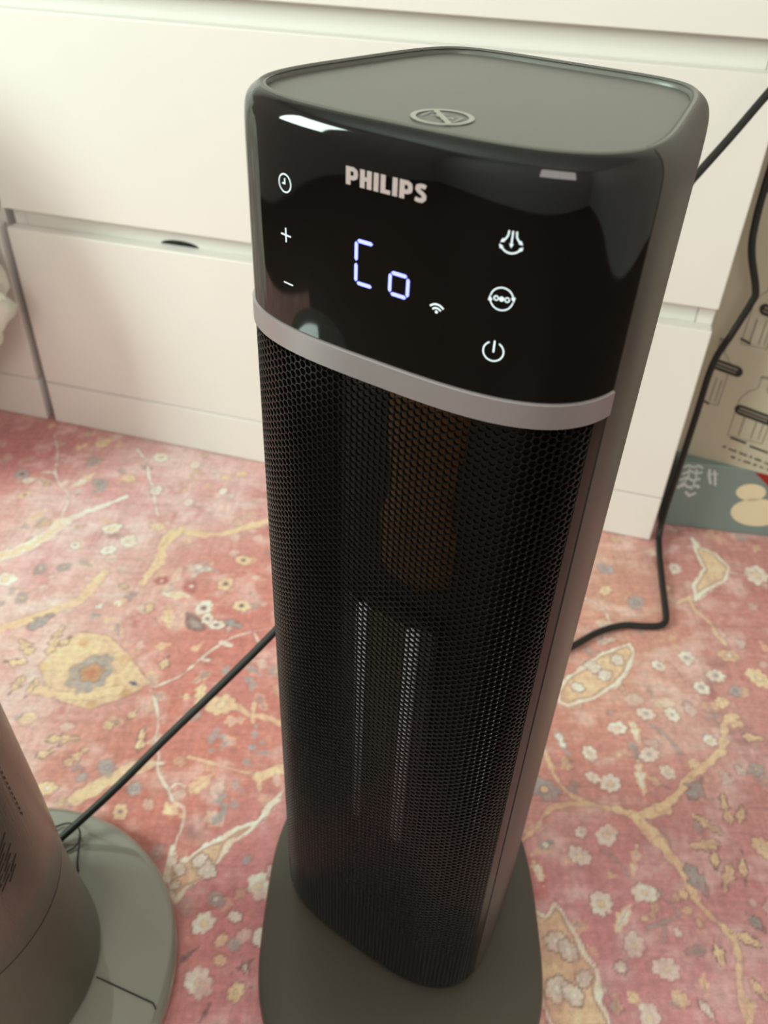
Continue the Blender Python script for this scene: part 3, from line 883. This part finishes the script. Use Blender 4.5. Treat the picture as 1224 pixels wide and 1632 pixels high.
# subdivide long quads is not needed: letters are far smaller than the panel's curvature
print_on('brand_lettering', [(u0 + v.x / wtot * (u1 - u0), v0 + v.y * (v1 - v0)) for v in V], F, onp(), m_logo, panel)
def icon(name, strokes, cx, cy, k, discs=(), M=None, sx=1.0):
    V, F = stroke_geo([(p_, w_ * .85, c_) for p_, w_, c_ in strokes])
    for d in discs: disc_geo(V, F, [Vector(p) for p in d])
    return print_on(name, [(cx + v[0] * k * sx, cy + v[1] * k) for v in V], F, onp(), M or m_icon, panel)
icon('timer_icon', [(circ(0, 0, 1), 0.16, True), ([(0, 0.55), (0, -0.05), (-0.42, -0.05)], 0.19, False)], -0.0433, 0.5832, 0.00325)
icon('plus_icon', [([(0, 1), (0, -1)], 0.24, False), ([(-1, 0), (-0.13, 0)], 0.24, False), ([(0.13, 0), (1, 0)], 0.24, False)], -0.0437, 0.5637, 0.0028)
icon('minus_icon', [([(-1, 0), (1, 0)], 0.22, False)], -0.0432, 0.5443, 0.0027)
icon('wifi_icon', [(arc(0, 0, 0.95, 42, 138, 14), 0.19, False), (arc(0, 0, 0.58, 42, 138, 12), 0.19, False)], 0.0262, 0.5523, 0.0038, [circ(0, 0.2, 0.15, 12)])
def head(x, y, ang, s=0.20):
    a = math.radians(ang)
    return [(x + s * 1.3 * math.cos(a), y + s * 1.3 * math.sin(a)), (x + s * math.cos(a + 2.1), y + s * math.sin(a + 2.1)), (x + s * math.cos(a - 2.1), y + s * math.sin(a - 2.1))]
icon('fan_speed_icon', [([(0, 1.02), (0, 0.0)], 0.15, False), ([(-0.32, 1.02), (-0.36, 0.6), (-0.52, 0.32), (-0.68, 0.2)], 0.15, False), ([(0.32, 1.02), (0.36, 0.6), (0.52, 0.32), (0.68, 0.2)], 0.15, False), (arc(0, 0.15, 0.95, 215, 325, 16), 0.16, False)], 0.0503, 0.5826, 0.0040,
     [head(0, -0.12, 270), head(-0.74, 0.14, 218), head(0.74, 0.14, 322), head(-0.84, -0.36, 130), head(0.84, -0.36, 50)])
icon('oscillation_icon', [(arc(0, 0, 1, 12, 172, 24), 0.14, False), (arc(0, 0, 1, 192, 352, 24), 0.14, False), (circ(-0.48, 0, 0.19, 14), 0.12, True), (circ(0.48, 0, 0.19, 14), 0.12, True)], 0.0495, 0.5634, 0.0040,
     [circ(0, 0, 0.22, 14), head(1.0, 0.16, 285, 0.24), head(-1.0, -0.16, 105, 0.24)])
icon('power_icon', [(arc(0, 0, 1, 118, 422, 30), 0.17, False), ([(0.02, 1.12), (0.02, -0.1)], 0.20, False)], 0.0490, 0.5437, 0.0037)
def seg(x0, y0, x1, y1, w=0.0014):
    d = Vector((x1 - x0, y1 - y0)); l = d.length; d.normalize(); n = Vector((-d.y, d.x)); g = 0.0004; h = w / 2
    p, q = Vector((x0, y0)) + d * g, Vector((x1, y1)) - d * g
    return [p, p + d * h + n * h, q - d * h + n * h, q, q - d * h - n * h, p + d * h - n * h]
xa, xb = -0.0088, -0.0012; ya, ym, yb = 0.5707, 0.5627, 0.5548
digit = lambda nm, segs: [print_on('display_segment', *(lambda V, F: (V, F))([Vector(p) for p in s_], [tuple(range(6))]), onp(), m_seg, panel) for s_ in segs]
digit('c', [seg(xa, ya, xb, ya), seg(xa, ym, xa, ya), seg(xa, yb, xa, ym), seg(xa, yb, xb, yb)])
xa2, xb2 = 0.0063, 0.0139
digit('o', [seg(xa2, ym, xb2, ym), seg(xa2, yb, xa2, ym), seg(xb2, yb, xb2, ym), seg(xa2, yb, xb2, yb)])

# ------------------------------------------------------------------ second appliance: round tower fan at the left edge
fan = empty('tower_fan', (-0.292, 0.268, 0.0))
tag(fan, 'round grey tower fan with slit shroud on a glossy disc base at the lower left', 'fan')
m_fbase = mat('grey_gloss_disc', (138, 135, 125), 0.06, coat=0.8, var=0.02)
m_fcollar = mat('olive_grey_collar', (90, 86, 74), 0.30, var=0.05)
m_fshroud = mat('brushed_shroud', (116, 105, 97), 0.32, metal=0.35, var=0.2, scale=18, stretch=(3, 3, 0.6), bump=0.15, bscale=250)
m_slit = mat('slit_dark', (38, 34, 30), 0.6)
def cyl(r, z, n=96): return [Vector((r * math.cos(2 * math.pi * i / n), r * math.sin(2 * math.pi * i / n), z)) for i in range(n)]
dsk = [[p + Vector((.0055, -.0038, 0)) for p in cyl(r, z)] for r, z in ((.134, .0006), (.140, .003), (.141, .007), (.1405, .0120), (.138, .0150), (.134, .0160), (.10, .0172), (.05, .0175))]
disc_o = loft('base_disc', dsk, m_fbase, fan)
loft('collar', [cyl(r, z) for r, z in ((.0865, .0176), (.0885, .020), (.0880, .030), (.0850, .060), (.0835, .100), (.0830, .132))], m_fcollar, fan, True, True, True)
shr = loft('shroud', [cyl(r, z) for r, z in ((.0826, .1330), (.0832, .1345), (.0826, .18), (.0812, .23), (.0798, .28), (.0785, .33), (.076, .37), (.070, .380))], m_fshroud, fan)
loft('top_cap', [cyl(r, z) for r, z in ((.068, .3805), (.067, .388), (.060, .394), (.02, .397))], m_fbase, fan)
def shr_pt(ang, z, off=0.0004):
    r = float(np.interp(z, [.1345, .18, .23, .28, .33, .37], [.0832, .0826, .0812, .0798, .0785, .076])) + off
    return Vector((r * math.cos(ang), r * math.sin(ang), z))
V, F = [], []
for row in range(34):
    for cl in range(40):
        a = math.radians(-190 + cl * 4.5 + (row % 2) * 2.2); z = .200 + row * .0058
        if z > .350: continue
        b0 = len(V); da = math.radians(3.0); h = .0007; sl = .0030
        V += [shr_pt(a - da, z - h - sl), shr_pt(a + da, z - h + sl), shr_pt(a + da, z + h + sl), shr_pt(a - da, z + h - sl)]
        F.append((b0, b0 + 1, b0 + 2, b0 + 3))
so = mesh('air_slits', V, F, m_slit, shr); so['kind'] = 'stuff'
V, F = [], []
for i in range(26):
    z = .222 + i * .0052; a = math.radians(3.0); b0 = len(V)
    V += [shr_pt(a - .006, z), shr_pt(a + .006, z), shr_pt(a + .006, z + .003), shr_pt(a - .006, z + .003)]; F.append((b0, b0 + 1, b0 + 2, b0 + 3))
ds_ = mesh('dash_row', V, F, m_slit, shr); ds_['kind'] = 'stuff'
V, F = stroke_geo([([(.0905, -.004), (.1365, -.020), (.1395, -.024)], .0011, False)])
print_on('base_seam', V, F, lambda u, v: Vector((u, v, float(np.interp(math.hypot(u - .0055, v + .0038), [.05, .10, .134, .138, .141], [.0182, .0180, .0169, .0160, .0126])))), m_slit, disc_o)

# ------------------------------------------------------------------ cords
m_cord = mat('black_cord', (20, 19, 15), 0.55, var=0.08)
c1 = tube('fan_power_cord', [(-.266, .366, .0232), (-.261, .370, .0245), (-.220, .396, .055), (-.174, .426, .094), (-.130, .454, .130), (-.087, .482, .167), (-.006, .535, .242), (.093, .599, .339), (.189, .662, .433), (.243, .697, .488), (.268, .713, .514), (.292, .729, .540), (.326, .750, .576), (.45, .83, .70), (.62, .93, .82)], .0034, m_cord)
tag(c1, 'taut black cord rising from the grey fan base past the back of the heater', 'cord')
tie = tube('twist_tie', [(-.262 + .015 * math.cos(t), .372 + .013 * math.sin(t), .0210 + .002 * math.sin(2 * t)) for t in np.linspace(0, 2 * math.pi * 1.02, 18)] + [(-.243, .352, .020), (-.240, .344, .019)], .0008, m_cord, c1, 4, 8)
c2 = tube('heater_power_cord', [(.06, .47, .0045), (.13, .56, .0042), (.17, .60, .0041), (.212, .627, .0041), (.245, .650, .0041), (.275, .662, .0041), (.300, .662, .0041), (.318, .664, .0041), (.327, .674, .0041), (.332, .700, .0041), (.340, .750, .0041), (.348, .795, .0042), (.3535, .822, .010), (.356, .832, .040), (.358, .834, .108), (.359, .834, .176), (.360, .834, .245), (.370, .832, .286), (.379, .830, .323), (.3785, .830, .337), (.364, .834, .375), (.3605, .838, .405), (.3600, .840, .440), (.3610, .843, .475), (.3690, .872, .505), (.392, .95, .56), (.42, 1.05, .62)], .0038, m_cord)
tag(c2, 'black heater cord bending on the rug and climbing beside the dresser corner', 'cord')

# ------------------------------------------------------------------ box and paper bag right of the dresser
bf = Vector((.3640, .8550, 0)); fd = Vector((.1338, -.018, 0)).normalized(); fn = Vector((-fd.y, fd.x, 0))
m_boxb = mat('blue_grey_card', (122, 138, 135), 0.45, var=0.05, scale=12)
m_cream = mat('cream_print', (226, 212, 180), 0.5, var=0.02)
m_scr = mat('white_script_print', (205, 212, 212), 0.5)
m_red = mat('red_print', (150, 34, 26), 0.5)
BOXH = 0.100
gb = empty('gift_box', bf, math.atan2(fd.y, fd.x))
cbx = box('carton', (0, 0, 0.0004), (.27, .060, BOXH), m_boxb, gb, .0012)
def onbox(u, v): return Vector(((u + 5) / 1000, -.0004, v / 1000))
V, F = [], []; disc_geo(V, F, circ(92, 66, 18, 24, 13)); disc_geo(V, F, circ(108, 36, 32, 28, 22)); disc_geo(V, F, circ(150, 62, 26, 24, 17))
print_on('cream_ovals', V, F, onbox, m_cream, cbx)
V, F = [], []; disc_geo(V, F, [(88, 96), (112, 76), (140, 99)]); print_on('red_corner', V, F, onbox, m_red, cbx)
V, F = stroke_geo([([(3, 92), (8, 96), (14, 94), (20, 97), (26, 94)], 2.5, False), ([(4, 82), (12, 88), (20, 85), (27, 88)], 3.0, False), ([(3, 72), (10, 78), (18, 74), (27, 78)], 3.2, False), ([(3, 60), (8, 68), (16, 63), (26, 67), (29, 64)], 3.4, False), ([(14, 56), (20, 50), (27, 56)], 3.2, False),
                   ([(8, 62), (12, 80), (10, 92)], 2.2, False), ([(20, 60), (22, 76), (19, 92)], 2.2, False), ([(34, 94), (36, 84), (41, 72)], 3.0, False), ([(40, 93), (44, 82), (47, 70)], 2.6, False), ([(33, 86), (46, 88)], 2.0, False)])
print_on('script_lettering', V, F, onbox, m_scr, cbx)
tag(gb, 'blue grey printed box with cream ovals on the rug right of the dresser', 'box')
b0 = Vector((.3755, .8741, BOXH)); bd = Vector((.0921, -.0415, 0)).normalized()
pb = empty('paper_bag', b0, math.atan2(bd.y, bd.x))
m_paper = mat('grey_paper', (180, 172, 152), 0.7, var=0.05, scale=14, bump=0.15, bscale=70)
m_ink = mat('black_ink', (30, 32, 28), 0.6)
m_grey = mat('grey_ink', (128, 124, 112), 0.6)
m_lgrey = mat('pale_ink', (168, 160, 144), 0.6)
m_purple = mat('purple_print', (84, 58, 128), 0.5)
V = [(-.004, 0, .0002), (.235, 0, .0002), (.235, .060, .0002), (-.004, .060, .0002)]
rings = []
for z, sq in ((.0002, 0), (.12, .004), (.25, .010), (.36, .018)):
    rings.append([Vector((-.011, 0, z)), Vector((.06, 0, z)), Vector((.12, 0, z)), Vector((.18, 0, z)), Vector((.235, 0, z)), Vector((.231 - sq * .3, .030, z)), Vector((.235, .060 - sq, z)), Vector((.115, .060 - sq, z)), Vector((-.011, .060 - sq, z)), Vector((-.007 + sq * .3, .030, z))])
bag = loft('bag_body', rings, m_paper, pb, True, True, False, False)
fix_normals(bag)
sol = bag.modifiers.new('paper', 'SOLIDIFY'); sol.thickness = .0006; sol.offset = -1
def onbag(u, v): return Vector((u / 1000, -.0006, v / 1000))
def bottle(cx, zb_, w, h, neck):
    """Outline drawing of a bottle with its oval label."""
    a = w / 2
    return [([(cx - a, zb_), (cx - a, zb_ + h * .60), (cx - a * .7, zb_ + h * .74), (cx - neck, zb_ + h * .82), (cx - neck, zb_ + h)], 0.9, False),
            ([(cx + a, zb_), (cx + a, zb_ + h * .60), (cx + a * .7, zb_ + h * .74), (cx + neck, zb_ + h * .82), (cx + neck, zb_ + h)], 0.9, False),
            ([(cx - a, zb_), (cx + a, zb_)], 0.8, False), ([(cx - a * .4, zb_ + 3), (cx - a * .4, zb_ + h * .4)], 1.6, False), ([(cx + a * .3, zb_ + 3), (cx + a * .3, zb_ + h * .42)], 1.2, False), ([(cx + a * .7, zb_ + 4), (cx + a * .7, zb_ + h * .40)], 1.0, False),
            ([(cx - neck - 1, zb_ + h), (cx + neck + 1, zb_ + h)], 3.0, False)]
BOT = [(62, 40, 40, 84, 5), (6, 76, 30, 82, 4), (38, 158, 28, 80, 4), (122, 42, 40, 84, 5), (86, 156, 32, 84, 4), (96, 244, 32, 84, 4)]
for (cx_, z_, w_, h_, n_) in BOT:
    V, F = stroke_geo([s_ for s_ in bottle(cx_, z_, w_, h_, n_)])
    V2 = [v for v in V]
    keep = [i for i, v in enumerate(V2)]
    print_on('bottle_drawing', [(max(-3.5, v[0]), v[1]) for v in V2], F, onbag, m_grey, bag)
def pill(x0_, x1_, z_, h_, slope):
    V, F = [], []; r = h_ / 2
    pts = arc(x0_ + r, 0, r, 90, 270, 10) + arc(x1_ - r, 0, r, -90, 90, 10)
    disc_geo(V, F, pts); V = [Vector((max(-3.5, v[0]), v[1] + z_ + slope * (v[0] - x0_))) for v in V]; return V, F
for x0_, x1_, z_ in ((0, 36, 128), (40, 86, 78), (31, 60, 203), (100, 146, 80), (72, 112, 196), (80, 120, 286)):
    V, F = pill(x0_, x1_, z_, 13, -.14); print_on('black_label', V, F, lambda u, v: Vector((u / 1000, -.0008, v / 1000)), m_ink, bag)
    V, F = stroke_geo([([(x0_ + 5, z_ + 1.6), (x1_ - 6, z_ + 1.6 - .14 * (x1_ - x0_ - 11))], 2.4, False), ([(x0_ + 4, z_ - 2.6), (x1_ - 7, z_ - 2.6 - .14 * (x1_ - x0_ - 11))], 1.6, False)])
    print_on('label_lettering', V, F, lambda u, v: Vector((u / 1000, -.0010, v / 1000)), m_grey, bag)
rl = random.Random(3)
def scribble(x0_, x1_, z_, sl, h_, w_):
    out = []; x = x0_
    while x < x1_:
        n = rl.randint(3, 7); pts = []
        for i in range(n): pts.append((x, z_ + sl * (x - x0_) + (h_ if i % 2 else 0) * rl.uniform(.5, 1))); x += rl.uniform(1.0, 1.8)
        out.append((pts, w_, False)); x += 2.0
    return out
V, F = stroke_geo(scribble(41, 130, 22, -.14, 3.2, 1.0) + scribble(54, 130, 11, -.10, 3.2, 1.0)); print_on('small_lettering', V, F, onbag, m_ink, bag)
for p0_, p1_ in (((46, 38), (65, 35.5)), ((70, 33), (92, 30)), ((100, 36), (124, 33)), ((-2, 80), (11, 75)), ((22, 164), (34, 160))):
    V, F = stroke_geo([([p0_, p1_], 2.5, False)]); print_on('ink_dash', V, F, onbag, m_ink, bag)
V, F = [], []; disc_geo(V, F, [(-3.5, 322), (232, 322), (232, 350), (-3.5, 350)]); print_on('purple_stripe', V, F, onbag, m_purple, bag)
tag(pb, 'grey paper bag with black bottle drawings standing on the blue grey box', 'bag')

# ------------------------------------------------------------------ white duvet bundle at the left edge
def duvet():
    c = room(-1.085, -.190, 0.0); V = []; nu, nv = 96, 64
    r_ = random.Random(2); lob = [(r_.uniform(0, 6.28), r_.uniform(-1, 1), r_.uniform(.5, 1)) for _ in range(60)]
    def n3(x, y, z, f_): return math.sin(x * f_ + 1.3 * math.sin(y * f_ * .8)) * math.sin(y * f_ * 1.1 + 1.7 * math.sin(z * f_ * .7)) + .6 * math.sin(z * f_ * 1.3 + 2 * math.sin(x * f_ * .6))
    for j in range(nv + 1):
        ph = -math.pi / 2 + math.pi * j / nv
        for i in range(nu):
            t = 2 * math.pi * i / nu
            pw = lambda v: math.copysign(abs(v) ** .8, v); d = Vector((pw(math.cos(ph)) * pw(math.cos(t)), pw(math.cos(ph)) * pw(math.sin(t)), pw(math.sin(ph))))
            k = 1 + .05 * n3(d.x, d.y, d.z, 5) + .035 * n3(d.y + 2, d.z, d.x, 11) + .018 * n3(d.z, d.x + 3, d.y, 23)
            p = Vector((d.x * .26, d.y * .115, d.z * .29)) * k; p.z *= 1 - .50 * max(0, d.x) ** 2; p.y += .02 * max(0, d.x)
            p.z += .262 - .04 * max(0, d.x); q_ = min(1, max(0, (p.z - .06) / .14)); p.x -= .07 * (1 - q_ * q_ * (3 - 2 * q_)); p.z = max(p.z, .0012 + .002 * abs(d.x))
            V.append(p)
    F = [(j * nu + i, j * nu + (i + 1) % nu, (j + 1) * nu + (i + 1) % nu, (j + 1) * nu + i) for j in range(nv) for i in range(nu)]
    o = mesh('duvet', V, F, mat('white_cotton', (226, 224, 216), 0.85, var=0.02, bump=0.4, bscale=600), None, True)
    o.location = c; o.rotation_euler = (0, 0, YAW_R + math.radians(24)); fix_normals(o)
    tag(o, 'crumpled white duvet bundle at the left edge before the shaded dresser', 'duvet')
duvet()
